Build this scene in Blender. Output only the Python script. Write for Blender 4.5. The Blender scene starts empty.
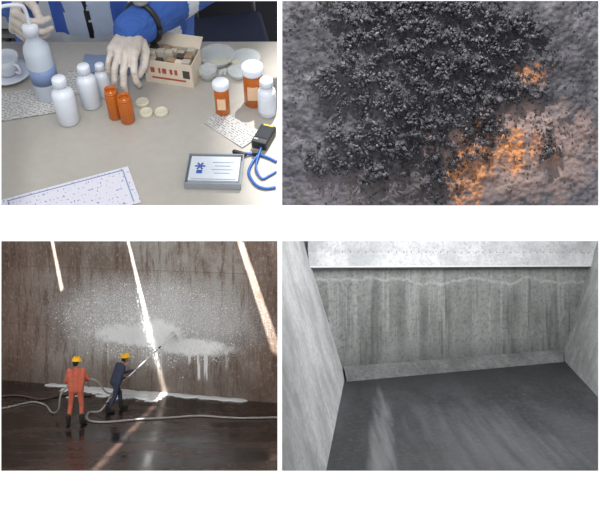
import bpy, math, random
from mathutils import Vector, Matrix, noise as mn
from mathutils.geometry import tessellate_polygon
random.seed(7)
V=Vector
scene=bpy.context.scene
scene.view_settings.view_transform='Standard'
# ---------------------------------------------------------------- helpers
def lin(c):
    c=c/255.0
    return c/12.92 if c<=0.04045 else ((c+0.055)/1.055)**2.4
def C(r,g,b): return (lin(r),lin(g),lin(b),1.0)
G=Matrix.Identity(4)

class NT:
    def __init__(s,name,base=(.5,.5,.5,1),rough=.6,metal=0.0):
        s.m=bpy.data.materials.new(name); s.m.use_nodes=True; s.t=s.m.node_tree
        s.b=[n for n in s.t.nodes if n.type=='BSDF_PRINCIPLED'][0]
        s.b.inputs['Base Color'].default_value=base
        s.b.inputs['Roughness'].default_value=rough
        s.b.inputs['Metallic'].default_value=metal
    def put(s,inp,val):
        if isinstance(val,bpy.types.NodeSocket): s.t.links.new(val,inp)
        else: inp.default_value=val
    def co(s): return s.t.nodes.new('ShaderNodeTexCoord').outputs['Object']
    def scale(s,vec,sc):
        n=s.t.nodes.new('ShaderNodeMapping'); s.put(n.inputs['Vector'],vec); n.inputs['Scale'].default_value=sc; return n.outputs[0]
    def noise(s,vec,sc,det=4,ro=.55,dist=0):
        n=s.t.nodes.new('ShaderNodeTexNoise'); s.put(n.inputs['Vector'],vec); n.inputs['Scale'].default_value=sc
        n.inputs['Detail'].default_value=det; n.inputs['Roughness'].default_value=ro; n.inputs['Distortion'].default_value=dist
        return n.outputs[0]
    def math(s,op,a,b=0.0):
        n=s.t.nodes.new('ShaderNodeMath'); n.operation=op; s.put(n.inputs[0],a); s.put(n.inputs[1],b); return n.outputs[0]
    def rng(s,v,a,b,c=0.0,d=1.0):
        n=s.t.nodes.new('ShaderNodeMapRange'); n.interpolation_type='SMOOTHSTEP'
        s.put(n.inputs[0],v)
        for i,x in enumerate((a,b,c,d)): n.inputs[i+1].default_value=x
        return n.outputs[0]
    def mix(s,f,a,b,mode='MIX'):
        n=s.t.nodes.new('ShaderNodeMix'); n.data_type='RGBA'; n.blend_type=mode
        s.put(n.inputs[0],f); s.put(n.inputs[6],a); s.put(n.inputs[7],b); return n.outputs[2]
    def sep(s,vec):
        n=s.t.nodes.new('ShaderNodeSeparateXYZ'); s.put(n.inputs[0],vec); return n.outputs
    def ell(s,X,Z,cx,cz,rx,rz,extra=None,lo=.7,hi=1.1):
        a=s.math('DIVIDE',s.math('SUBTRACT',X,cx),rx); b=s.math('DIVIDE',s.math('SUBTRACT',Z,cz),rz)
        d=s.math('ADD',s.math('MULTIPLY',a,a),s.math('MULTIPLY',b,b))
        if extra is not None: d=s.math('ADD',d,extra)
        return s.rng(d,lo,hi,1.0,0.0)
    def col(s,c): s.put(s.b.inputs['Base Color'],c)
    def bump(s,h,st=.3,dist=.01):
        n=s.t.nodes.new('ShaderNodeBump'); n.inputs['Strength'].default_value=st; n.inputs['Distance'].default_value=dist
        s.put(n.inputs['Height'],h); s.t.links.new(n.outputs[0],s.b.inputs['Normal'])
def mat(name,c,rough=.6,metal=0,var=.12,sc=30,trans=0,alpha=1):
    n=NT(name,c,rough,metal)
    if var>0:
        f=n.noise(n.co(),sc,3)
        dark=tuple(x*(1-var*1.6) for x in c[:3])+(1,); lt=tuple(min(1,x*(1+var)) for x in c[:3])+(1,)
        n.col(n.mix(f,dark,lt))
    if trans: n.b.inputs['Transmission Weight'].default_value=trans
    if alpha<1: n.b.inputs['Alpha'].default_value=alpha
    return n.m

def ball(c,r,R=None,seg=14,rings=9):
    if not hasattr(r,'__len__'): r=(r,r,r)
    vs=[];fs=[]
    for i in range(rings+1):
        th=math.pi*i/rings
        n=1 if i in(0,rings) else seg
        for j in range(n):
            ph=2*math.pi*j/seg
            p=V((r[0]*math.sin(th)*math.cos(ph),r[1]*math.sin(th)*math.sin(ph),r[2]*math.cos(th)))
            if R is not None: p=R@p
            vs.append(p+V(c))
    st=[0]+[1+(i-1)*seg for i in range(1,rings+1)]
    for j in range(seg):
        k=(j+1)%seg
        fs.append((0,1+j,1+k)); fs.append((st[rings],st[rings-1]+k,st[rings-1]+j))
    for i in range(1,rings-1):
        for j in range(seg):
            k=(j+1)%seg; fs.append((st[i]+j,st[i+1]+j,st[i+1]+k,st[i]+k))
    return vs,fs
def basis(d,hint=V((0,0,1))):
    d=d.normalized(); h=hint
    if abs(d.dot(h))>.95: h=V((1,0,0))
    x=h.cross(d).normalized(); y=d.cross(x); return x,y,d
def lathe_mesh(prof,seg=24,M=None):
    vs=[];fs=[];n=len(prof)
    for r,z in prof:
        for j in range(seg):
            a=2*math.pi*j/seg; p=V((r*math.cos(a),r*math.sin(a),z)); vs.append(M@p if M is not None else p)
    for i in range(n-1):
        for j in range(seg):
            k=(j+1)%seg; fs.append((i*seg+j,i*seg+k,(i+1)*seg+k,(i+1)*seg+j))
    fs.append(tuple(range(seg))[::-1]); fs.append(tuple((n-1)*seg+j for j in range(seg)))
    return vs,fs
def cap(a,b,ra,rb,seg=12,rings=4):
    a=V(a);b=V(b);x,y,d=basis(b-a); L=(b-a).length
    M=Matrix((x,y,d)).transposed().to_4x4(); M.translation=a
    prof=[]
    for i in range(rings+1):
        t=math.pi/2*(1-i/rings); prof.append((max(ra*math.cos(t),ra*.02),-ra*math.sin(t)))
    for i in range(rings+1):
        t=math.pi/2*i/rings; prof.append((max(rb*math.cos(t),rb*.02),L+rb*math.sin(t)))
    return lathe_mesh(prof,seg,M)
def remesh(shells,vox,it=3):
    vs=[];fs=[]
    for v,f in shells:
        o=len(vs); vs+=[tuple(p) for p in v]; fs+=[tuple(i+o for i in q) for q in f]
    me=bpy.data.meshes.new('tmp'); me.from_pydata(vs,[],fs); me.update()
    ob=bpy.data.objects.new('tmp',me); scene.collection.objects.link(ob)
    m=ob.modifiers.new('r','REMESH'); m.mode='VOXEL'; m.voxel_size=vox
    m2=ob.modifiers.new('s','SMOOTH'); m2.factor=.5; m2.iterations=it
    dg=bpy.context.evaluated_depsgraph_get(); ev=ob.evaluated_get(dg); e=ev.to_mesh()
    v=[p.co.copy() for p in e.vertices]; f=[tuple(p.vertices) for p in e.polygons]
    ev.to_mesh_clear(); bpy.data.objects.remove(ob); bpy.data.meshes.remove(me)
    return v,f
def smooth_path(pts,n=8):
    pts=[V(p) for p in pts]; P=[pts[0]*2-pts[1]]+pts+[pts[-1]*2-pts[-2]]; out=[]
    for i in range(1,len(P)-2):
        a,b,c,d=P[i-1:i+3]
        for k in range(n):
            t=k/n; out.append(.5*((2*b)+(c-a)*t+(2*a-5*b+4*c-d)*t*t+(3*b-a-3*c+d)*t**3))
    out.append(pts[-1]); return out

class Bd:
    def __init__(s): s.v=[];s.f=[];s.mi=[];s.sm=[]
    def add(s,vf,mi=0,smooth=True,M=None,fn=None):
        v,f=vf; o=len(s.v)
        vv=[V(p) for p in v]
        if M is not None: vv=[M@p for p in vv]
        s.v+=vv
        for q in f:
            s.f.append(tuple(i+o for i in q))
            if fn:
                c=V((0,0,0))
                for i in q: c+=vv[i]
                s.mi.append(fn(c/len(q)))
            else: s.mi.append(mi)
            s.sm.append(smooth)
        return s
    def box(s,c,sz,mi=0,R=None,bev=0.0):
        x,y,z=[k/2 for k in sz]; b=min(bev,x*.9,y*.9,z*.9)
        if b<=0:
            v=[V((i*x,j*y,k*z)) for i in(-1,1) for j in(-1,1) for k in(-1,1)]
            f=[(0,1,3,2),(4,6,7,5),(0,4,5,1),(2,3,7,6),(0,2,6,4),(1,5,7,3)]
        else:
            import bmesh
            bm=bmesh.new(); bmesh.ops.create_cube(bm,size=1)
            for q in bm.verts: q.co=V((q.co.x*2*x,q.co.y*2*y,q.co.z*2*z))
            bmesh.ops.bevel(bm,geom=list(bm.edges),offset=b,segments=2,profile=.5,affect='EDGES')
            v=[q.co.copy() for q in bm.verts]; bm.verts.index_update()
            f=[tuple(k.index for k in q.verts) for q in bm.faces]; bm.free()
        v=[(R@p if R is not None else p)+V(c) for p in v]
        return s.add((v,f),mi,False)
    def lathe(s,prof,mi=0,at=(0,0,0),seg=24,smooth=True):
        return s.add(lathe_mesh(prof,seg,Matrix.Translation(V(at))),mi,smooth)
    def tube(s,pts,r,mi=0,seg=8):
        pts=[V(p) for p in pts]; vs=[];fs=[]; x=None
        for i,p in enumerate(pts):
            d=(pts[min(i+1,len(pts)-1)]-pts[max(i-1,0)]).normalized()
            if x is None: x=basis(d)[0]
            x=(x-d*x.dot(d)).normalized(); y=d.cross(x)
            rr=r[i] if hasattr(r,'__len__') else r
            for j in range(seg):
                a=2*math.pi*j/seg; vs.append(p+x*rr*math.cos(a)+y*rr*math.sin(a))
        for i in range(len(pts)-1):
            for j in range(seg):
                k=(j+1)%seg; fs.append((i*seg+j,i*seg+k,(i+1)*seg+k,(i+1)*seg+j))
        fs.append(tuple(range(seg))[::-1]); fs.append(tuple((len(pts)-1)*seg+j for j in range(seg)))
        return s.add((vs,fs),mi,True)
    def obj(s,name,mats,frame=None,loc=(0,0,0),rz=0.0):
        me=bpy.data.meshes.new(name); me.from_pydata([tuple(p) for p in s.v],[],s.f)
        for m in mats: me.materials.append(m)
        me.polygons.foreach_set('material_index',s.mi); me.polygons.foreach_set('use_smooth',s.sm); me.update()
        ob=bpy.data.objects.new(name,me); scene.collection.objects.link(ob)
        F=frame if frame is not None else Matrix.Identity(4)
        ob.matrix_world=G@F@Matrix.Translation(V(loc))@Matrix.Rotation(rz,4,'Z')
        return ob

# ---------------------------------------------------------------- frames (camera at origin, +Y ahead)
T45=math.radians(45); c4,s4=math.cos(T45),math.sin(T45)
F1=Matrix(((1,0,0,-.312),(0,c4,-s4,1.55),(0,s4,c4,.147),(0,0,0,1)))
F2=Matrix(((1,0,0,.2625),(0,0,-1,1.5),(0,1,0,.1425),(0,0,0,1)))
FZ=-6.36
def light(kind,name,loc,target,energy,frame=None,size=.1,color=(1,1,1),angle=None,blend=.3):
    F=frame if frame is not None else Matrix.Identity(4)
    l=bpy.data.lights.new(name,kind); l.energy=energy; l.color=color
    if kind=='AREA': l.size=size
    else: l.shadow_soft_size=size
    if kind=='SPOT': l.spot_size=angle; l.spot_blend=blend
    o=bpy.data.objects.new(name,l); scene.collection.objects.link(o)
    d=(V(target)-V(loc)); q=d.to_track_quat('-Z','Y').to_matrix().to_4x4()
    o.matrix_world=G@F@Matrix.Translation(V(loc))@q
    return o
cam=bpy.data.cameras.new('camera'); cam.lens=48; cam.sensor_width=36; cam.shift_y=-77/600; cam.clip_end=200; cam.clip_start=.05
co=bpy.data.objects.new('camera',cam); scene.collection.objects.link(co)
co.matrix_world=G@Matrix.Rotation(math.pi/2,4,'X'); scene.camera=co
w=bpy.data.worlds.new('world'); scene.world=w; w.use_nodes=True
bg=[n for n in w.node_tree.nodes if n.type=='BACKGROUND'][0]; bg.inputs[0].default_value=(.98,.99,1,1); bg.inputs[1].default_value=.7

# ---------------------------------------------------------------- display wall with four openings
WY=.8; k=WY/800
xs=[(-260-300)*k,(0.5-300)*k,(277.5-300)*k,(282-300)*k,(599-300)*k,(860-300)*k]
zs=[(178+110)*k,(178-.5)*k,(178-205.5)*k,(178-241)*k,(178-471.5)*k,(178-640)*k]
dw=Bd()
for i in range(5):
    for j in range(5):
        if i in(1,3) and j in(1,3): continue
        x0,x1,z0,z1=xs[i],xs[i+1],zs[j],zs[j+1]
        dw.box(((x0+x1)/2,WY+.001,(z0+z1)/2),(x1-x0,.002,z0-z1),0)
m=NT('white_panel_glow',(.9,.9,.9,1),.8); m.b.inputs['Emission Color'].default_value=(1,1,1,1); m.b.inputs['Emission Strength'].default_value=.5  # emission added so the panel renders near pure white
dw.obj('display_wall',[m.m])

# ================================================================ 1. TABLE SCENE
white=mat('white_plastic',C(214,220,230),.35,var=.04)
milky=mat('milky_plastic',C(186,196,208),.3,var=.05)
orange=mat('amber_plastic',C(200,105,28),.2,var=.2,sc=60,trans=.2)
label=mat('label_paper',C(222,190,155),.6,var=.08,sc=90)
bluelab=mat('blue_label',C(120,140,180),.5,var=.2)
black=mat('black_plastic',C(28,28,32),.4,var=.1)
clear=mat('clear_plastic',C(225,232,235),.1,var=0,alpha=.28)
bluec=mat('blue_cable',C(28,85,160),.4,var=.1)
n=NT('laminate',(.4,.4,.4,1),.35); cc=n.co()
f=n.noise(cc,4,4); g=n.noise(cc,60,3)
n.col(n.mix(n.math('MULTIPLY',g,.3),n.mix(f,C(154,151,145),C(188,184,176)),C(126,120,114)))
tb=Bd(); tb.box((-.0915,-.062,-.010),(.739,.525,.02),0,bev=.001)
tb.box((-.095,.17,-.05),(.70,.02,.06),1)
tb.obj('table',[n.m,mat('table_apron',C(80,75,72))],F1)

def bottle(name,U,W,r,h,neck=.5,capr=.55,mats=None,lab=None,caph=.18):
    b=Bd(); sh=h*.70
    b.lathe([(r*.85,0),(r,.003),(r,sh*.9),(r*.93,sh*.98),(r*.75,sh*1.05),(r*neck,sh*1.1),(r*neck,h*(1-caph))],0)
    b.lathe([(r*capr,h*(1-caph)),(r*capr,h*.98),(r*capr*.9,h)],1)
    for q in range(14):
        a=q/14*2*math.pi; b.box((r*capr*math.cos(a),r*capr*math.sin(a),h*(1-caph/2)),(.001,.001,h*caph*.8),1)
    if lab: b.lathe([(r*1.01,sh*.18),(r*1.015,sh*.2),(r*1.015,sh*.78),(r*1.01,sh*.8)],2)
    return b.obj(name,mats,F1,(U,W,0))
bottle('white_bottle',-.123,-.055,.0205,.102,mats=[white,white,label],neck=.55,capr=.6)
bottle('white_bottle',-.089,-.009,.0185,.095,mats=[white,white,label],neck=.55,capr=.6)
bottle('white_bottle',-.068,.022,.014,.075,mats=[white,white,label],neck=.55,capr=.6)
bottle('white_bottle',.250,-.034,.0175,.082,mats=[white,white,white],lab=1,neck=.6,capr=.7)
def vial(U,W,r,h,capped):
    b=Bd()
    b.lathe([(r*.9,0),(r,.002),(r,h*.8),(r*.88,h*.84),(r*.88,h*.97),(r*.80,h*.97),(r*.8,h*.5)],0)
    b.lathe([(r*.93,h*.84),(r*.96,h*.86),(r*.93,h*.88)],0)
    if capped:
        b.box((0,-r*.96,h*.40),(r*1.1,r*.14,h*.34),2)
        b.lathe([(r*1.08,h*.82),(r*1.1,h*.84),(r*1.1,h*.98),(r*1.0,h)],1)
        for q in range(18):
            a=q/18*2*math.pi; b.box((r*1.1*math.cos(a),r*1.1*math.sin(a),h*.91),(.001,.001,h*.12),1)
    b.obj('pill_bottle',[orange,white,label],F1,(U,W,0))
vial(-.0376,-.044,.0125,.070,False); vial(-.0125,-.055,.0135,.062,False)
vial(.165,-.03,.0140,.074,True); vial(.223,-.002,.0185,.09,True)
capm=mat('cap_cream',C(206,202,182),.5)
for U,W in((.008,-.006),(.0195,-.036),(.048,-.034)):
    b=Bd(); r=.0125; b.lathe([(r*.96,0),(r,.001),(r,.007),(r*.9,.0085),(r*.8,.0075),(r*.3,.0072)],0)
    for q in range(20):
        a=q/20*2*math.pi; b.box((r*math.cos(a),r*math.sin(a),.004),(.001,.001,.006),0)
    b.obj('bottle_cap',[capm],F1,(U,W,0))
# wash bottle
b=Bd(); r=.0250
b.lathe([(r*.9,0),(r,.004),(r,.105),(r*.92,.118),(r*.55,.132),(.012,.137),(.012,.150)],0)
b.lathe([(.0145,.145),(.0145,.162),(.010,.166)],1)
b.tube(smooth_path([(0,0,.16),(0,0,.195),(-.006,-.004,.208),(-.03,-.016,.214),(-.045,-.022,.208)],6),.0035,1)
b.lathe([(r*1.012,.04),(r*1.012,.075)],2)
b.obj('wash_bottle',[milky,white,bluelab],F1,(-.178,.020,0))
b=Bd(); b.lathe([(.018,0),(.032,.002),(.046,.010),(.047,.011),(.030,.005),(.01,.004)],0)
b.lathe([(.014,.005),(.019,.012),(.025,.030),(.027,.046),(.025,.046),(.023,.030),(.015,.012)],0)
b.tube(smooth_path([(.024,0,.038),(.038,0,.038),(.040,0,.024),(.024,0,.018)],6),.0028,0)
b.obj('teacup_with_saucer',[white],F1,(-.272,.085,0),-.6)
def paper_mat(name,rows=120,wcol=(222,222,224),dens=.5,ink=(95,95,105)):
    n=NT(name,C(*wcol),.8); cc=n.co(); X,Y,Z=n.sep(cc)
    row=n.math('GREATER_THAN',n.math('FRACT',n.math('MULTIPLY',Y,rows)),.45)
    wd=n.math('GREATER_THAN',n.noise(n.scale(cc,(260,rows*1.0,1)),1,2),dens)
    n.col(n.mix(n.math('MULTIPLY',row,wd),C(*wcol),C(*ink))); return n.m
news=paper_mat('newsprint',200,(186,186,184),.50,(125,125,130))
docm=paper_mat('document_print',110,(206,206,218),.60,(140,140,170))
def sheet(name,U,W,sx,sy,rz,m,curl=.004,border=None):
    vs=[];fs=[];N=10
    for i in range(N+1):
        for j in range(N+1):
            x=(i/N-.5)*sx;y=(j/N-.5)*sy
            vs.append(V((x,y,.0014+curl*max(0,mn.noise(V((x*14+U*9,y*14,W*7)))))))
    for i in range(N):
        for j in range(N):
            a=i*(N+1)+j; fs.append((a,a+N+1,a+N+2,a+1))
    b=Bd(); b.add((vs,fs),0)
    if border:
        for (cx,cy,w_,h_) in((0,sy*.43,sx*.9,.0018),(sx*.45,0,.0018,sy*.86),(-sx*.45,0,.0018,sy*.86)):
            b.box((cx,cy,.0018),(w_,h_,.0004),1)
    b.obj(name,[m]+([border] if border else []),F1,(U,W,0),rz)
sheet('newspaper',-.215,-.005,.17,.085,.25,news)
sheet('newspaper',-.10,.055,.12,.07,-.1,news,.002)
sheet('printed_label_sheet',.186,-.078,.105,.050,-.75,news,.003)
sheet('document',-.078,-.265,.22,.095,.385,docm,0,border=bluelab)
sheet('folded_cloth',-.03,.12,.20,.07,.05,mat('cloth_blue',C(120,138,168),.9),.02)
b=Bd(); L,Wd,H=.098,.055,.054; th=.0015
b.box((0,0,th),(L,Wd,th),0)
b.box((0,-Wd/2,H/2),(L,th,H),0); b.box((0,Wd/2,H/2),(L,th,H),0)
b.box((-L/2,0,H/2),(th,Wd,H),0); b.box((L/2,0,H/2),(th,Wd,H),0)
b.box((0,Wd/2+.012,H+.006),(L,.028,th),0,Matrix.Rotation(.45,3,'X'))
b.box((-L/2-.012,0,H-.002),(.026,Wd,th),0,Matrix.Rotation(-.5,3,'Y'))
for i,(x,wd_) in enumerate(((-.032,.012),(-.018,.006),(-.008,.012),(.006,.008),(.016,.008))): b.box((x,-Wd/2-.001,.032),(wd_*.7,.0008,.012),1)
b.box((.0,-Wd/2-.001,.014),(.07,.0008,.004),1); b.box((.037,-Wd/2-.001,.03),(.014,.0008,.018),3)
for i in range(5):
    for j in range(3): b.box((-.036+i*.018+random.uniform(-.003,.003),-.017+j*.017,.025+random.random()*.014),(.016,.012,.05),(2,0,3,2,4)[(i*2+j)%5],Matrix.Rotation(random.uniform(-.2,.2),3,'Y'),bev=.001)
b.obj('cardboard_box',[mat('carton',C(208,196,178),.8),mat('red_print',C(165,75,62)),mat('pack_white',C(180,174,160)),mat('carton_dark',C(70,60,58)),mat('pack_brown',C(150,125,100))],F1,(.060,.082,0),-.22)
def dish(U,W,r,h):
    b=Bd(); b.lathe([(r*.85,0),(r,h),(r*.97,h),(r*.82,.002),(r*.1,.002)],0,seg=32)
    b.lathe([(r*.98,h*.95),(r*1.06,h),(r*1.06,h*1.08),(r*.98,h*1.05)],0,seg=32); b.obj('petri_dish',[clear],F1,(U,W,0))
dish(.142,.135,.036,.014); dish(.20,.128,.030,.012); dish(.128,.078,.018,.02); dish(.19,.085,.022,.012)
b=Bd()
for i in range(14):
    x,y=random.uniform(-.045,.05),random.uniform(-.02,.02)
    b.add(cap((x,y,.005),(x+random.uniform(-.02,.02),y+random.uniform(-.012,.012),.006),.0045,.0045),i%2)
b.obj('sample_vials',[clear,mat('yellowish_caps',C(200,185,115))],F1,(.135,.108,0))
b=Bd(); sx,sy=.097,.074
b.box((0,0,.002),(sx,sy,.003),4,bev=.001)
for x in(-1,1): b.box((x*sx/2,0,.0075),(.002,sy,.013),4)
for y in(-1,1): b.box((0,y*sy/2,.0075),(sx,.002,.013),4)
b.box((0,.003,.0075),(sx*.9,sy*.82,.007),1)
for i in range(6):
    a=i/6*2*math.pi; b.box((-.026+.005*math.cos(a),.008+.005*math.sin(a),.0113),(.008,.003,.001),2,Matrix.Rotation(a,3,'Z'))
b.box((-.026,-.006,.0113),(.010,.008,.001),2)
for i in range(4): b.box((.014,.018-i*.009,.0113),(.038-(i%2)*.01,.0015,.0008),3)
b.box((0,-.024,.0113),(sx*.80,.0014,.001),3)
b.obj('plastic_case',[clear,mat('case_card',C(196,204,214)),mat('emblem_blue',C(50,80,160),var=0),mat('case_grey',C(150,158,170),var=0),mat('case_rim',C(140,146,152),.2)],F1,(.162,-.198,0),-.03)
b=Bd(); b.box((0,0,.010),(.030,.052,.018),0,bev=.003); b.box((0,.004,.0195),(.024,.034,.001),1)
b.box((.0,.022,.0195),(.018,.004,.001),3); b.box((-.008,-.018,.0195),(.008,.004,.001),2)
b.obj('handheld_meter',[black,mat('lcd_dark',C(45,48,52),.2),mat('key_grey',C(150,150,150)),mat('yellow_mark',C(200,170,40))],F1,(.246,-.112,0),-.35)
b=Bd(); z=.003
b.tube(smooth_path([(.212,-.152,z+.003),(.232,-.150,z),(.252,-.158,z),(.270,-.170,z)],8),.0026,0)
b.tube(smooth_path([(.238,-.153,z+.003),(.226,-.175,z),(.222,-.200,z),(.234,-.226,z),(.250,-.236,z),(.270,-.234,z)],8),.0026,0)
b.tube(smooth_path([(.242,-.14,.01),(.234,-.185,.006),(.245,-.212,z),(.258,-.205,z),(.270,-.195,z)],8),.0022,0)
b.add(cap((.194,-.146,.005),(.213,-.153,.005),.0045,.004),1); b.box((.232,-.151,.006),(.012,.008,.008),1,bev=.001)
b.obj('blue_cable',[bluec,black],F1)

# background of scene 1
wd=NT('cabin_wall',(.05,.05,.05,1),.8); cc=wd.co(); wd.col(wd.mix(wd.noise(cc,3,4),C(34,34,40),C(66,66,74)))
b=Bd(); b.box((-.35,.98,.10),(1.30,.03,1.46),0); b.obj('wall_back',[wd.m],F1)
b=Bd(); b.box((-.36,.66,-.62),(1.25,.62,.02),0); b.obj('floor',[mat('cabin_floor',C(60,62,68),.5)],F1)
grey=mat('grey_metal',C(120,124,126),.5,.2); dgrey=mat('dark_metal',C(60,62,68),.5,.2)
b=Bd(); b.box((-.085,.90,-.28),(.13,.12,.65),0,bev=.004)
for i in range(6): b.box((-.085,.836,-.53+i*.09),(.11,.006,.055),1)
for i in range(6): b.box((-.085,.830,-.53+i*.09),(.03,.006,.008),2)
b.obj('drawer_cabinet',[grey,mat('drawer_face',C(90,94,100),.5,.2),dgrey],F1)
b=Bd()
for x in(-.72,-.42):
    for y in(.82,.94): b.box((x,y,-.24),(.02,.02,.74),0)
for i in range(5): b.box((-.57,.88,-.56+i*.15),(.32,.15,.012),0)
for i in range(5):
    for j in range(5): b.box((-.69+j*.06,.86,-.51+i*.15),(.045,.08,.05+.05*random.random()),1+(i+j)%2,bev=.003)
b.obj('storage_shelf',[grey,mat('box_tan',C(150,148,140)),mat('box_grey',C(170,175,175))],F1)
b=Bd(); b.box((0,0,-.28),(.20,.18,.03),0,bev=.01); b.box((0,.08,-.13),(.20,.025,.18),0,bev=.01)
for x in(-.08,.08):
    for y in(-.07,.075): b.tube([(x,y,-.28),(x,y,-.61)],.008,1)
    b.tube([(x,.095,-.3),(x,.095,-.14)],.007,1)
b.obj('chair',[mat('chair_blue',C(48,56,80),.8),grey],F1,(.12,.62,0),.2)
b=Bd(); b.lathe([(.10,-.355),(.115,-.35),(.115,-.335),(.10,-.33)],0)
for x in(-.07,.07):
    for y in(-.05,.07): b.tube([(x,y,-.35),(x*1.1,y,-.61)],.009,1)
b.obj('stool',[mat('stool_seat',C(50,50,55)),grey],F1,(-.136,.46,0))

# ---------------------------------------------------------------- people helpers
skin=mat('skin',C(150,105,80),.5,var=.08)
gn=NT('latex_glove',C(190,182,174),.5); gc=gn.co(); gf=gn.noise(gc,55,4,.6); gn.col(gn.mix(gf,C(160,148,138),C(212,206,200))); gn.bump(gn.noise(gn.scale(gc,(1,.5,1)),90,3,.6,1.5),.7,.005); glove=gn.m
hairm=mat('hair_black',C(25,22,20),.8); eyew=mat('eye_white',C(230,230,225),.3,var=0); eyed=mat('eye_dark',C(30,20,15),.2,var=0); lip=mat('lips',C(125,70,62),.5,var=0)
def hand_shells(M,side,curl=(30,30,20),thick=1.0,spread=1.0,fan=(0,0,0,0)):
    out=[]; ys=[.028,.010,-.009,-.027]; Ls=[(.043,.026,.021),(.047,.030,.022),(.044,.028,.021),(.034,.021,.019)]
    bx=[.088,.092,.088,.080]; rr=[.0088,.0090,.0086,.0078]
    for i in range(4):
        y=ys[i]*side; base=V((bx[i],y,0))
        out.append(cap(M@V((.004,y*.62,-.002)),M@base,.0145*thick,.0125*thick))
        p=base; ang=0; yaw=math.radians((1.5-i)*5*spread)*side
        for j in range(3):
            ang+=math.radians(curl[j]+fan[i]); d=V((math.cos(ang)*math.cos(yaw),math.sin(yaw)*math.cos(ang*.5),-math.sin(ang))).normalized()
            q=p+d*Ls[i][j]; r0=rr[i]*thick*(1-.07*j); out.append(cap(M@p,M@q,r0,r0*.92)); p=q
    t=[V((.018,.018*side,-.006)),V((.052,.042*side,-.022)),V((.080,.044*side,-.040)),V((.102,.036*side,-.052))]
    for j,(a_,b_) in enumerate(((.015,.012),(.0115,.0098),(.0098,.0088))): out.append(cap(M@t[j],M@t[j+1],a_*thick,b_*thick))
    return out
def hand_mat(wrist,direction,back):
    d=V(direction).normalized(); z=V(back); z=(z-d*z.dot(d)).normalized(); y=z.cross(d)
    M=Matrix((d,y,z)).transposed().to_4x4(); M.translation=V(wrist); return M
def head(b,c,fwd,up,ms,mh,me,md,ml,hair=True,s=1.0):
    f=V(fwd).normalized(); u=V(up); u=(u-f*u.dot(f)).normalized(); r=f.cross(u)
    R=Matrix((r,f,u)).transposed(); c=V(c)
    P=lambda x,y,z: c+R@V((x*s,y*s,z*s))
    sh=[ball(P(0,-.008,.02),(.076*s,.094*s,.092*s),R),ball(P(0,.022,-.04),(.058*s,.066*s,.070*s),R),ball(P(0,.060,-.085),(.026*s,.024*s,.022*s),R),
        cap(P(0,.088,.018),P(0,.108,-.018),.009*s,.014*s),ball(P(.079,-.005,-.008),(.010*s,.018*s,.032*s),R),ball(P(-.079,-.005,-.008),(.010*s,.018*s,.032*s),R),
        cap(P(-.035,.078,.034),P(.035,.078,.034),.012*s,.012*s),ball(P(0,.078,-.052),(.026*s,.014*s,.016*s),R)]
    b.add(remesh(sh,.006*s,2),ms)
    for x in(-.031,.031):
        b.add(ball(P(x,.081,.010),(.014*s,.010*s,.008*s),R),me); b.add(ball(P(x,.089,.010),.0055*s),md)
        b.add(cap(P(x-.016,.089,.030),P(x+.016,.089,.030),.0035*s,.0035*s),mh)
    b.add(cap(P(-.02,.090,-.050),P(.02,.090,-.050),.0045*s,.0045*s),ml)
    if hair: b.add(remesh([ball(P(0,-.022,.036),(.082*s,.094*s,.092*s),R),ball(P(0,-.05,-.03),(.07*s,.06*s,.07*s),R)],.007*s,2),mh)
def helmet(b,c,fwd,up,mi,s=1.0):
    f=V(fwd).normalized(); u=V(up); u=(u-f*u.dot(f)).normalized(); r=f.cross(u)
    M=Matrix((r,f,u)).transposed().to_4x4(); M.translation=V(c)
    prof=[(.118,.034),(.124,.038),(.112,.046)]
    for i in range(1,9):
        t=i/8*math.pi/2; prof.append((.112*math.cos(t)+.001,.046+.105*math.sin(t)))
    v,fc=lathe_mesh(prof,24,None); v=[V((p.x*s,p.y*1.15*s,p.z*s)) for p in v]
    b.add((v,fc),mi,True,M)
    b.add(ball((0,.13*s,.036*s),(.075*s,.055*s,.008*s)),mi,True,M)
    b.add(cap((0,-.10*s,.10*s),(0,.10*s,.10*s),.02*s,.02*s),mi,True,M@Matrix.Translation(V((0,0,.035*s))))
def body_shells(J,w=1.0):
    S=[]
    S.append(cap(J['hl'],J['sl'],.112*w,.095*w)); S.append(cap(J['hr'],J['sr'],.112*w,.095*w))
    mh=(V(J['hl'])+V(J['hr']))/2; ms=(V(J['sl'])+V(J['sr']))/2
    S.append(cap(mh,ms,.125*w,.115*w)); S.append(cap(ms,J['neck'],.09*w,.062*w))
    for q in 'lr':
        S.append(cap(J['s'+q],J['e'+q],.068*w,.054*w)); S.append(cap(J['e'+q],J['w'+q],.054*w,.042*w))
        S.append(cap(J['h'+q],J['k'+q],.100*w,.074*w)); S.append(cap(J['k'+q],J['a'+q],.074*w,.060*w))
    return S
# seated technician
J=dict(hl=(-.225,.36,-.21),hr=(-.05,.36,-.21),sl=(-.29,.32,.27),sr=(.018,.32,.27),neck=(-.136,.32,.37),
       el=(-.34,.24,.10),er=(.105,.27,.100),wl=(-.222,.115,.160),wr=(-.010,.090,.105),
       kl=(-.23,.07,-.17),kr=(-.04,.07,-.17),al=(-.22,.34,-.50),ar=(-.05,.34,-.50))
b=Bd()
def vestfn(p):
    for q in 'lr':
        e=V(J['e'+q]); d=V(J['w'+q])-e; L_=d.length; t=(p-e).dot(d)/L_/L_
        if .30<t<.44 and (p-(e+d*t)).length<.062: return 3
    if p.y<.19: return 0
    if -.24<p.z<.34 and abs(p.x+.136)<.185:
        if abs(abs(p.x+.136)-.10)<.018: return 3
        if abs(p.z+.03)<.016: return 3
        if abs(p.x+.136)<.004: return 4
        if abs(p.x+.136)<.05: return 1
        return 2
    return 0
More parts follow.
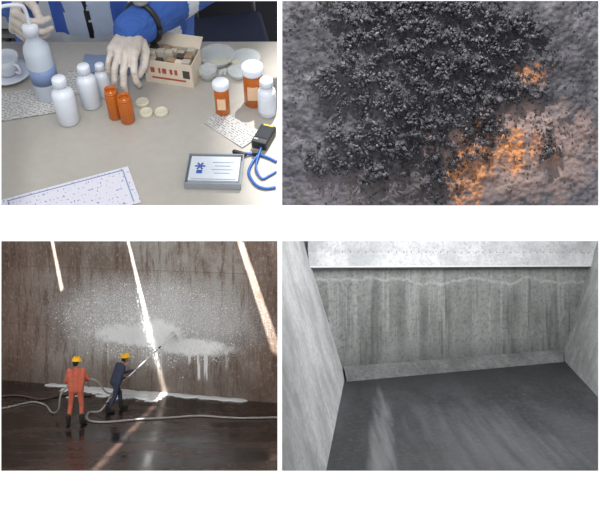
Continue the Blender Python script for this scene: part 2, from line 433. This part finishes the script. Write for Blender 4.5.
b.add(remesh(body_shells(J,.92),.006,3),fn=vestfn)
for q in 'lr':
    a=V(J['a'+q]); b.add(remesh([cap(a,a+V((0,.0,-.05)),.055,.05),cap(a+V((0,.03,-.06)),a+V((0,-.13,-.065)),.045,.038)],.008,3),4)
S8=Matrix.Scale(.80,4)
Ml=hand_mat(J['wl'],(.12,-1,-.10),(-1,0,.35))@S8; Mr=hand_mat(J['wr'],(-.13,-1,-.02),(.0,-.05,1))@S8
b.add(remesh(hand_shells(Ml,1,(48,52,35),.86)+[cap(J['wl'],Ml@V((.02,0,0)),.025,.022),cap(Ml@V((-.035,0,0)),J['wl'],.034,.027)],.002,3),5)
b.add(remesh(hand_shells(Mr,1,(30,38,30),.86,1.0,(6,-3,0,5))+[cap(J['wr'],Mr@V((.02,0,0)),.024,.022),cap(Mr@V((-.022,0,0)),J['wr'],.030,.026)],.002,3),5)
Mw=hand_mat(J['wr'],(V(J['wr'])-V(J['er'])),(0,0,1))
ring=[Mw@V((-.032,.041*math.cos(t),.041*math.sin(t))) for t in [i/20*2*math.pi for i in range(21)]]
b.tube(ring,.006,4); b.add(ball(Mw@V((-.032,0,.046)),(.015,.015,.006)),6)
b.add(cap(J['neck'],V(J['neck'])+V((0,-.01,.10)),.055,.05),7)
head(b,(-.136,.305,.53),(0,-.95,-.45),(0,-.3,1),7,8,9,10,11)
cb=NT('coverall_blue',C(48,92,180),.8); cc=cb.co(); cb.col(cb.mix(cb.noise(cc,14,4),C(30,66,140),C(66,112,196))); cb.bump(cb.noise(cb.scale(cc,(1,1,2)),16,3,.5,1.2),.8,.02)
b.obj('technician',[cb.m,mat('vest_white',C(185,200,225),.7),mat('vest_blue',C(62,100,190),.8),mat('reflective_silver',C(205,212,220),.4),black,glove,grey,skin,hairm,eyew,eyed,lip],F1)

# ================================================================ 2. RUSTY PLATE WITH CARGO RESIDUE
def sst(a,b_,x):
    t=max(0,min(1,(x-a)/(b_-a))); return t*t*(3-2*t)
def rub(x,y):
    nz=mn.fractal(V((x*13,y*13,1.3)),.8,2.1,5)*.7
    e1=1-math.sqrt(((x-.0)/.26)**2+((y-.10)/.22)**2)
    e2=1-math.sqrt(((x+.08)/.20)**2+((y+.03)/.19)**2)
    e3=1-math.sqrt(((x-.13)/.12)**2+((y-.02)/.045)**2)
    return max(e1,e2-.08,e3-.1)+nz*.75-.5*sst(.17,.24,x-.35*(.1-y))
def hgt(x,y):
    m_=sst(-.1,.7,rub(x,y)); lump=max(0,mn.fractal(V((x*38,y*38,3)),.9,2.1,3))
    return m_*(.009+.013*lump)+.006*mn.fractal(V((x*14,y*14,0)),.9,2.1,4)+.0018*mn.noise(V((x*110,y*110,5)))+.0010*mn.noise(V((x*240,y*240,5)))
vs=[];fs=[];NX,NY=320,230
x0,x1,y0,y1=-.298,.37,-.222,.26
for j in range(NY+1):
    for i in range(NX+1):
        x=x0+(x1-x0)*i/NX;y=y0+(y1-y0)*j/NY; vs.append(V((x,y,hgt(x,y))))
for j in range(NY):
    for i in range(NX):
        a=j*(NX+1)+i; fs.append((a,a+1,a+NX+2,a+NX+1))
n=NT('rusted_plate',(.2,.2,.2,1),.75); cc=n.co(); X,Y,Z=n.sep(cc)
nz=n.noise(cc,9,6,.6); nf=n.noise(cc,90,5,.65); nm=n.noise(cc,28,5,.65); dg_=n.noise(n.scale(cc,(26,7,1)),1,5,.65,.5)
base=n.mix(n.rng(nz,.35,.65),C(76,75,84),C(102,100,107))
base=n.mix(n.rng(nf,.42,.68,0,.6),base,C(56,54,60))
base=n.mix(n.rng(nm,.60,.76,0,.35),base,C(132,128,132))
ex=n.math('MULTIPLY',n.math('SUBTRACT',nm,.5),4.0)
dk=n.ell(X,Y,-.01,.05,.30,.23,ex,.3,1.5); base=n.mix(n.math('MULTIPLY',dk,.8),base,C(42,42,48))
pk=n.ell(X,Y,.15,-.09,.15,.09,ex,.3,1.5); base=n.mix(pk,base,n.mix(nf,C(78,62,58),C(164,142,138)))
exd=n.math('MULTIPLY',n.math('SUBTRACT',dg_,.5),4.5)
r1=n.ell(X,Y,.10,-.085,.075,.06,exd,.2,1.3); r2=n.ell(X,Y,.05,-.14,.045,.06,exd,.2,1.3); r3=n.ell(X,Y,.18,.05,.06,.035,exd,.0,.7); r5=n.ell(X,Y,.20,-.10,.05,.03,exd,.0,.8)
rr=n.math('MAXIMUM',n.math('MAXIMUM',r1,n.math('MULTIPLY',r5,.6)),n.math('MAXIMUM',r2,n.math('MULTIPLY',r3,.5)))
base=n.mix(n.math('MULTIPLY',rr,n.rng(nf,.38,.52,0,.95)),base,n.mix(n.rng(nf,.42,.62),C(130,78,48),C(214,142,82)))
r4=n.ell(X,Y,.0,-.16,.3,.06,ex,.2,1.2); base=n.mix(n.math('MULTIPLY',r4,.25),base,C(104,90,84))
n.col(base); n.bump(nf,.6,.004)
b=Bd(); b.add((vs,fs),0)
b.obj('rusted_steel_plate',[n.m],F2)
def ico():
    t=(1+5**.5)/2; v=[(-1,t,0),(1,t,0),(-1,-t,0),(1,-t,0),(0,-1,t),(0,1,t),(0,-1,-t),(0,1,-t),(t,0,-1),(t,0,1),(-t,0,-1),(-t,0,1)]
    f=[(0,11,5),(0,5,1),(0,1,7),(0,7,10),(0,10,11),(1,5,9),(5,11,4),(11,10,2),(10,7,6),(7,1,8),(3,9,4),(3,4,2),(3,2,6),(3,6,8),(3,8,9),(4,9,5),(2,4,11),(6,2,10),(8,6,7),(9,8,1)]
    return [V(p).normalized() for p in v],f
iv,iff=ico(); b=Bd(); cnt=0
while cnt<16000:
    x=random.uniform(-.29,.33);y=random.uniform(-.21,.23); d=rub(x,y)
    lump=mn.fractal(V((x*38,y*38,3)),.9,2.1,3)
    pr=sst(-.2,.6,d)*(.35+.9*max(0,lump+.25))+.05*(1 if y>-.1 or x<0 else .3)
    if random.random()>pr: continue
    cnt+=1; r=random.choice((.0010,.0013,.0017,.0022,.0030,.0038,.0046))*(1 if d>.2 and lump>-.1 else .5)
    q=Matrix.Rotation(random.random()*6,3,V((random.random(),random.random(),1)).normalized())
    jit=[random.uniform(.65,1.25) for _ in iv]
    s_=V((random.uniform(.7,1.6),random.uniform(.5,1.1),random.uniform(.4,.9)))
    z=hgt(x,y)+r*random.uniform(.0,1.2)*(1 if d>.3 else .3)
    b.add(([q@V((p.x*s_.x,p.y*s_.y,p.z*s_.z))*r*jj+V((x,y,z)) for p,jj in zip(iv,jit)],iff),random.choice((0,0,0,1,1,2)),False)
b.obj('coal_residue',[mat('coal_dark',C(40,41,47),.6,var=.3),mat('coal_grey',C(58,58,65),.55,var=.3),mat('coal_pale',C(82,82,89),.6,var=.3)],F2)

# ================================================================ 3. HOLD WITH WATERJET
wx=V((.9595,-.2825,0)); wn=V((.2825,.9595,0))
F3=Matrix(((wx.x,wn.x,0,-9.45),(wx.y,wn.y,0,25.2),(0,0,1,FZ),(0,0,0,1)))
n=NT('hold_wall_rust',(.2,.2,.2,1),.75); cc=n.co(); X,Y,Z=n.sep(cc)
big=n.noise(n.scale(cc,(.6,1,.4)),1,6,.65); st=n.noise(n.scale(cc,(5,1,.7)),1,7,.7,.4); fine=n.noise(n.scale(cc,(14,1,7)),1,6,.75); spk=n.noise(cc,22,5,.75)
col_=n.mix(n.rng(big,.38,.6),C(122,106,96),C(166,160,154))
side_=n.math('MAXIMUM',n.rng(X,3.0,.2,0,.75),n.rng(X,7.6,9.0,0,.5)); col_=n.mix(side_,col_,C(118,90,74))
col_=n.mix(n.rng(st,.48,.64,0,.75),col_,C(90,66,54))
col_=n.mix(n.rng(fine,.5,.70,0,.55),col_,C(202,195,187))
col_=n.mix(n.rng(spk,.53,.68,0,.6),col_,C(76,60,53))
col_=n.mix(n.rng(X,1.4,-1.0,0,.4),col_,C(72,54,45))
col_=n.mix(n.rng(n.math('FRACT',n.math('MULTIPLY',Z,.55)),.975,.99,0,.3),col_,C(80,68,60))
col_=n.mix(n.rng(n.math('FRACT',n.math('MULTIPLY',X,.36)),.985,.995,0,.35),col_,C(80,68,60))
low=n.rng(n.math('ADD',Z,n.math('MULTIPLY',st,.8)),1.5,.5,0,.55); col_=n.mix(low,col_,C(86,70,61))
exf=n.math('MULTIPLY',n.math('SUBTRACT',spk,.5),2.2)
mist=n.ell(X,Z,5.3,2.2,3.5,1.35,exf,-.1,1.35); mist2=n.math('MULTIPLY',mist,n.rng(n.noise(cc,30,5,.85),.38,.58,.14,.95)); col_=n.mix(mist2,col_,C(230,232,234))
ex2=n.math('MULTIPLY',n.math('SUBTRACT',n.noise(cc,4,6,.7),.5),2.6)
f1=n.ell(X,Z,4.65,1.66,1.35,.33,ex2,.3,1.35); f2=n.ell(X,Z,6.5,1.42,1.3,.26,ex2,.3,1.35); f3=n.ell(X,Z,5.55,1.75,.7,.46,ex2,.2,1.4)
dr=n.noise(n.scale(cc,(7,1,.4)),1,3,.5); drm=n.math('MULTIPLY',n.ell(X,Z,6.9,1.05,.8,.60,None,.6,1.1),n.rng(dr,.53,.59,0,.8))
dr2=n.math('MULTIPLY',n.ell(X,Z,4.7,1.15,1.5,.6,None,.3,1.1),n.rng(dr,.56,.66,0,.5))
fm=n.math('MAXIMUM',n.math('MAXIMUM',f1,f2),n.math('MAXIMUM',f3,n.math('MAXIMUM',drm,dr2)))
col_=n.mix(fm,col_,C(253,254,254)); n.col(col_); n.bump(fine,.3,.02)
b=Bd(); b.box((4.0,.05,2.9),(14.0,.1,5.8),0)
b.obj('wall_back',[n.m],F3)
b=Bd()
for i in range(1700):
    a=random.uniform(0,math.pi*2); rr_=random.random()**.7
    x=5.3+3.0*rr_*math.cos(a); z=2.15+1.15*rr_*math.sin(a)
    b.add(ball((x,-random.uniform(.03,.5),z),random.uniform(.006,.017),None,5,3),0)
for i in range(1300):
    x=random.gauss(5.2,1.0); z=1.75+random.gauss(0,.28)-(.12*(x-5.2))
    b.add(ball((x,-random.uniform(.03,.3),z),random.uniform(.010,.022),None,5,3),0)
b.obj('water_mist',[mat('mist_white',C(248,250,251),.5,var=0)],F3)
n=NT('wet_hold_floor',(.05,.05,.05,1),.25); cc=n.co()
a_=n.noise(n.scale(cc,(.5,1.3,1)),1,6,.65); fn_=n.noise(n.scale(cc,(5,9,1)),1,5,.7)
c_=n.mix(n.rng(a_,.4,.62),C(26,22,23),C(62,47,42)); c_=n.mix(n.rng(fn_,.5,.72,0,.5),c_,C(90,73,65)); n.col(c_)
n.put(n.b.inputs['Roughness'],n.rng(a_,.35,.60,.07,.32)); n.bump(fn_,.15,.012)
b=Bd(); b.box((-6,18.5,-.05),(16,17,.1),0); b.obj('floor',[n.m],None,(0,0,FZ))
fo=Bd(); sh=[]
for i in range(460):
    t=random.random(); x=1.9+t*6.3; d=.03+random.random()*random.random()*(1.2 if 2.6<x<5.8 else .2)
    if i<80: d=.05
    r=random.uniform(.03,.12); p=V((x,-d,.01)); sh.append(ball(p,(r*2.0,r,r*.30),None,10,6))
fo.add(remesh(sh,.025,2),0); fo.obj('foam',[mat('foam_white',C(232,234,236),.7,var=.1)],F3)

cov_o=mat('coverall_orange',C(192,98,74),.8,var=.25,sc=9); cov_n=mat('coverall_navy',C(52,60,84),.8,var=.25,sc=9); hel=mat('helmet_yellow',C(240,185,20),.35,var=0)
boot=mat('rubber_boot',C(35,32,32),.5); glo=mat('work_glove',C(150,120,95),.8)
def worker(J,hc,fwd,hup,name,cov,loc,hd):
    b=Bd()
    b.add(remesh(body_shells(J,.88),.014,3),0)
    for q in 'lr':
        a=V(J['a'+q]); t=V(J['t'+q])
        b.add(remesh([cap(a+V((0,0,.14)),a,.070,.062),cap((a.x,a.y,.05),(t.x,t.y,.045),.05,.045)],.014,2),1)
        M=hand_mat(J['w'+q],hd[q][0],hd[q][1]); b.add(remesh(hand_shells(M,1 if q=='r' else -1,(50,55,40),1.15)+[cap(J['w'+q],M@V((.03,0,0)),.033,.03)],.005,2),2)
    b.add(cap(J['neck'],V(hc)+V((0,0,-.05)),.055,.052),3)
    head(b,hc,fwd,hup,3,4,5,6,7); helmet(b,hc,fwd,hup,8)
    return b.obj(name,[cov,boot,glo,skin,hairm,eyew,eyed,lip,hel],None,loc)
L1=V((-5.77,20.6,FZ))
J1=dict(hl=(-.10,.0,.90),hr=(.10,.02,.90),sl=(-.17,.0,1.38),sr=(.16,.06,1.38),neck=(0,.03,1.47),
  el=(-.27,.02,1.12),er=(.28,.16,1.14),wl=(-.16,.24,1.00),wr=(.20,.36,1.06),
  kl=(-.15,.05,.50),kr=(.13,.06,.50),al=(-.19,-.02,.10),ar=(.15,.0,.10),tl=(-.23,.15,.05),tr=(.22,.16,.05))
worker(J1,(0,.05,1.60),(.35,1,-.1),(0,0,1),'worker_with_hose',cov_o,L1,{'l':((.5,.8,.1),(-.7,.2,.7)),'r':((-.3,.9,.1),(.7,.2,.7))})
L2=V((-4.98,21.8,FZ))
J2=dict(hl=(-.11,.02,.80),hr=(.03,-.10,.80),sl=(-.03,.24,1.20),sr=(.15,.02,1.19),neck=(.10,.15,1.29),
  el=(.12,.34,.97),er=(.10,-.08,.93),wl=(.36,.36,1.04),wr=(.19,.10,.89),
  kl=(.03,.18,.46),kr=(-.04,-.12,.43),al=(.05,.20,.10),ar=(-.22,-.20,.10),tl=(.19,.31,.05),tr=(-.08,-.12,.05))
ld=V((.72,.75,.64)).normalized()
worker(J2,(.17,.21,1.39),(.8,.8,-.05),(.12,.12,1),'worker_with_lance',cov_n,L2,{'l':((.75,.3,.25),(-.3,.6,.6)),'r':((.8,.25,.2),(-.2,-.6,.7))})
b=Bd(); p0=V((.08,.02,.80)); g=V((.24,.14,.88)); tip=g+ld*1.25
b.tube([p0,g,tip],.018,0); b.add(cap(p0,p0+ld*.25,.03,.025),1); b.tube([g+ld*.05,g+ld*.08+V((0,0,-.14))],.014,1)
b.add(cap(tip,tip+ld*.06,.024,.02),1)
b.obj('pressure_lance',[mat('lance_steel',C(228,228,228),.4,.0),black],None,L2)
b=Bd(); jt=[tip+ld*t for t in(0.05,.2,.4,.62)]
b.tube(jt,[.018,.03,.05,.09],0)
for i in range(60):
    t=random.uniform(.15,.7); q=V((random.gauss(0,1),random.gauss(0,1),random.gauss(0,1)))*.10*t
    b.add(ball(tip+ld*t+q,random.uniform(.008,.018),None,6,4),0)
b.obj('water_jet',[mat('water_spray',C(248,250,252),.5,var=0,alpha=.85)],None,L2)
hm=mat('hose_grey',C(160,156,150),.5); hd_=mat('hose_dark',C(80,70,66),.5)
z=FZ+.03
b=Bd(); b.tube(smooth_path([L2+p0,(-5.1,21.75,FZ+.50),(-5.35,21.5,FZ+.12),(-5.7,21.6,z),(-5.55,20.95,z),(-5.1,20.75,z),(-4.2,21.0,z),(-3.4,21.15,z),(-2.66,21.29,z),(-1.6,21.1,z),(-.58,21.15,z),(.1,21.1,z)],10),.026,0)
b.obj('water_hose',[hm])
b=Bd(); b.tube(smooth_path([L1+V((.28,.47,1.07)),L1+V((-.06,.36,1.04)),L1+V((-.45,.3,.75)),L1+V((-.6,.5,.25)),(-6.7,21.6,z),(-7.1,22.3,z),(-7.6,22.6,z),(-8.2,22.0,z),(-9.2,21.8,z)],10),.024,0)
b.tube(smooth_path([L1+V((.28,.47,1.07)),(-5.35,21.2,FZ+.95),(-5.2,21.5,FZ+.6),(-5.0,21.75,FZ+.5)],8),.024,0)
b.obj('water_hose',[hm])
b=Bd(); b.tube(smooth_path([(-9.3,22.9,z),(-8.3,23.3,z),(-7.4,22.9,z),(-6.9,23.4,z),(-6.1,23.3,z)],8),.03,0); b.obj('water_hose',[hd_])
Lp=V((-6.975,18.8,3.485)); hz=.4
def cross(p):
    p=V(p); t=(Lp.z-hz)/(Lp.z-p.z); return Lp+(p-Lp)*t
slots=[((-5.145,23.93,-1.885),(-4.46,17.42,-6.36),.045),((-7.72,24.69,-1.6),(-7.31,24.57,-3.44),.045),((-1.72,22.92,-1.805),(-.62,22.6,-5.0),.10)]
outer=[V((-12.5,14.5,0)),V((-.2,14.5,0)),V((-.2,23.5,0)),V((-12.5,23.5,0))]; loops=[outer]
for A_,B_,w_ in slots:
    a=cross(A_);c=cross(B_); a.z=c.z=0; d=(c-a).normalized(); nn=V((-d.y,d.x,0))*w_/2
    loops.append([a+nn,a-nn,c-nn,c+nn])
tris=tessellate_polygon(loops); flat=[p for l in loops for p in l]
b=Bd(); b.add(([p for p in flat],[tuple(t) for t in tris]),0,False)
b.obj('hatch_cover',[mat('hatch_steel',C(90,85,80))],None,(0,0,hz))
light('SPOT','sun_through_hatch',Lp,(-5,21,-3),28000,size=.03,color=(1,.97,.9),angle=math.radians(84),blend=.1)

# ================================================================ 4. CLEANED HOLD
BL=V((1.125,20,-4.98));BR=V((7.24,22.1,-4.98));TL=V((.296,19.72,-2.22));TR=V((8.06,22.38,-2.52))
upL=(TL-BL)*1.45; upR=(TR-BR)*1.6
def grey_wall(name,lo,hi,sx=(6,6,.5),streak=.6,stain=False,streak_lift=30):
    n=NT(name,(.3,.3,.3,1),.7); cc=n.co()
    bg_=n.noise(cc,.9,6,.65); st=n.noise(n.scale(cc,sx),1,5,.6); fi=n.noise(cc,12,6,.8)
    c=n.mix(n.rng(bg_,.35,.65),C(*lo),C(*hi)); c=n.mix(n.rng(st,.45,.70,0,streak),c,C(*[min(250,x+streak_lift) for x in hi]))  # streaks take a paler tone of the wall colour
    if stain:
        X,Y,Z=n.sep(cc); wv=n.noise(n.scale(cc,(1.1,1.1,.2)),1,3,.5)
        fr=n.math('FRACT',n.math('MULTIPLY',X,1.55))
        rib=n.math('MULTIPLY',n.rng(fr,.0,.22),n.rng(fr,1.0,.70)); c=n.mix(n.math('MULTIPLY',rib,.22),c,C(166,168,166))
        s2=n.noise(n.scale(cc,(6,6,.22)),1,4,.6)
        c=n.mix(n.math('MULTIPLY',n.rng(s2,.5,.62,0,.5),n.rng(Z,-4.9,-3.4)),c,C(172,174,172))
        s3=n.noise(n.scale(cc,(4,4,.3)),1.3,5,.65)
        c=n.mix(n.rng(s3,.52,.66,0,.6),c,C(72,73,72))
        e=n.math('ADD',n.math('ADD',Z,n.math('MULTIPLY',X,.04)),n.math('MULTIPLY',wv,-.8))
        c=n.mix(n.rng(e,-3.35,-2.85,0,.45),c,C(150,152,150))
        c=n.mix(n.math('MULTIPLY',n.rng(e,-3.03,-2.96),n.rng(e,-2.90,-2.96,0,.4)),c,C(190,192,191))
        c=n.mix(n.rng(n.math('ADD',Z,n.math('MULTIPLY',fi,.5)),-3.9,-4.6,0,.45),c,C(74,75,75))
    c=n.mix(n.rng(fi,.45,.68,0,.65),c,C(*[x-34 for x in lo])); n.col(c); n.bump(fi,.25,.03); return n.m
def quad(pts,mi=0,th=.08):
    pts=[V(p) for p in pts]; nn=(pts[1]-pts[0]).cross(pts[2]-pts[0]).normalized()*th; k_=len(pts)
    v=pts+[p-nn for p in pts]; f=[tuple(range(k_)),tuple(range(k_,2*k_))[::-1]]+[(i,i+k_,(i+1)%k_+k_,(i+1)%k_) for i in range(k_)]
    return v,f
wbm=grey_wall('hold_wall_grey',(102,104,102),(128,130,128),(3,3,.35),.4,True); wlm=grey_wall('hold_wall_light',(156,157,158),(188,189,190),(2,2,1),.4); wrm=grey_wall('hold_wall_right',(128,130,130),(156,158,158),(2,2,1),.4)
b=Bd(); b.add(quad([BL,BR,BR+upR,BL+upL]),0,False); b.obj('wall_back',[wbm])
s_v=V((-1.29,-12.1,0))
b=Bd(); b.add(quad([BL+s_v*1.02,BL,BL+upL,BL+s_v*.259+upL],0,.006),0,False); b.obj('wall_left',[wlm])
nr=V((5.8,10,-4.98))
b=Bd(); b.add(quad([BR,nr,nr+upR,BR+upR]),0,False); b.obj('wall_right',[wrm])
n=NT('hold_floor_dark',(.05,.05,.05,1),.5); cc=n.co(); X,Y,Z=n.sep(cc)
a_=n.noise(n.scale(cc,(1.0,.3,1)),1,6,.65); fi=n.noise(cc,9,6,.8)
c_=n.mix(n.rng(a_,.38,.66),C(34,35,38),C(56,57,60)); c_=n.mix(n.rng(fi,.48,.70,0,.55),c_,C(84,85,88))
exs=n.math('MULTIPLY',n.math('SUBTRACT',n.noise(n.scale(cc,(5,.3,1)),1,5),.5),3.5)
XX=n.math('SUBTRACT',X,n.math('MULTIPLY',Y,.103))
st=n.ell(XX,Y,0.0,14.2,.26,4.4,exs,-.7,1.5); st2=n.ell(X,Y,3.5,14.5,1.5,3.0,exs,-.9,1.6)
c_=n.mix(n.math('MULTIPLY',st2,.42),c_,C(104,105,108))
c_=n.mix(n.math('MULTIPLY',st,.6),c_,C(150,151,153))  # long floor reflection painted into the colour as a pale streak
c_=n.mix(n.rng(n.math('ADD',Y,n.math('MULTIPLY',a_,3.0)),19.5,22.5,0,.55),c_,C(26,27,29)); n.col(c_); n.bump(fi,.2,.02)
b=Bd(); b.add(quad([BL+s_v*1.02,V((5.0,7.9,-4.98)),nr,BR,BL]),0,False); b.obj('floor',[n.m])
b=Bd(); bd=(BR-BL); bd.z=0; Lb=bd.length; bd.normalize(); bn=V((bd.y,-bd.x,0))
o=TL-bd*.15; o.z=0
def band(z0,z1,p0_,p1_,mi,x0_=0,x1_=8.6):
    a=o+bd*x0_;c=o+bd*x1_
    b.add(quad([a+bn*p0_+V((0,0,z0)),c+bn*p0_+V((0,0,z0-.28)),c+bn*p1_+V((0,0,z1-.28)),a+bn*p1_+V((0,0,z1))],0,.06),mi,False)
band(-2.26,-2.18,.02,.22,1); band(-2.18,-2.14,.22,.22,2); band(-2.14,-1.80,.22,.14,0); band(-1.80,-1.2,.14,.12,0)
for i in range(36):
    p=o+bd*(.9+i*.21)+bn*.155+V((0,0,-1.80-.28*(.9+i*.21)/8.6)); b.add(ball(p,.015,None,8,6),3)
b.obj('hatch_coaming',[grey_wall('coaming_grey',(174,176,178),(206,208,209),(1,1,1),.4),wbm,mat('coaming_lip',C(222,224,224),.6),mat('bolt_dark',C(125,127,130))])
b=Bd(); b.add(quad([BL+V((.02,-.45,.004)),BR+V((-.1,-.45,.004)),BR+(TR-BR)*.10+V((-.05,-.02,0)),BL+(TL-BL)*.10+V((.05,-.02,0))],0,.02),0,False)
b.obj('hopper_plate',[grey_wall('hopper_grey',(84,86,86),(106,108,108),(3,3,.5),.4)])  # sloping hopper plate along the foot of the back wall

# ---------------------------------------------------------------- lights
light('AREA','table_fill',(-.05,-.12,.62),(-.05,.05,0),1.0,F1,size=.25,color=(1,.98,.95))  # added fill above the table, no visible fixture
light('SPOT','camera_flash',(-.05,-.02,.10),(-.32,1.55,.17),36,None,size=.03,angle=math.radians(40),blend=.5)
light('SPOT','daylight_on_plate',(-.15,1.35,.55),(.02,0,0),200,F2,size=.02,color=(1,.98,.95),angle=math.radians(36),blend=.5)
light('AREA','hold_skylight',(4.2,15,1.5),(4.2,19.5,-4.0),620,None,size=3.5,color=(1,1,1))
light('AREA','hold_fill',(-4.5,13.5,.2),(-4.8,23,-4.0),640,None,size=3.0,color=(1,.98,.95))  # added fill that brightens the waterjet wall, no real fixture
print('OBJ',len(bpy.data.objects))
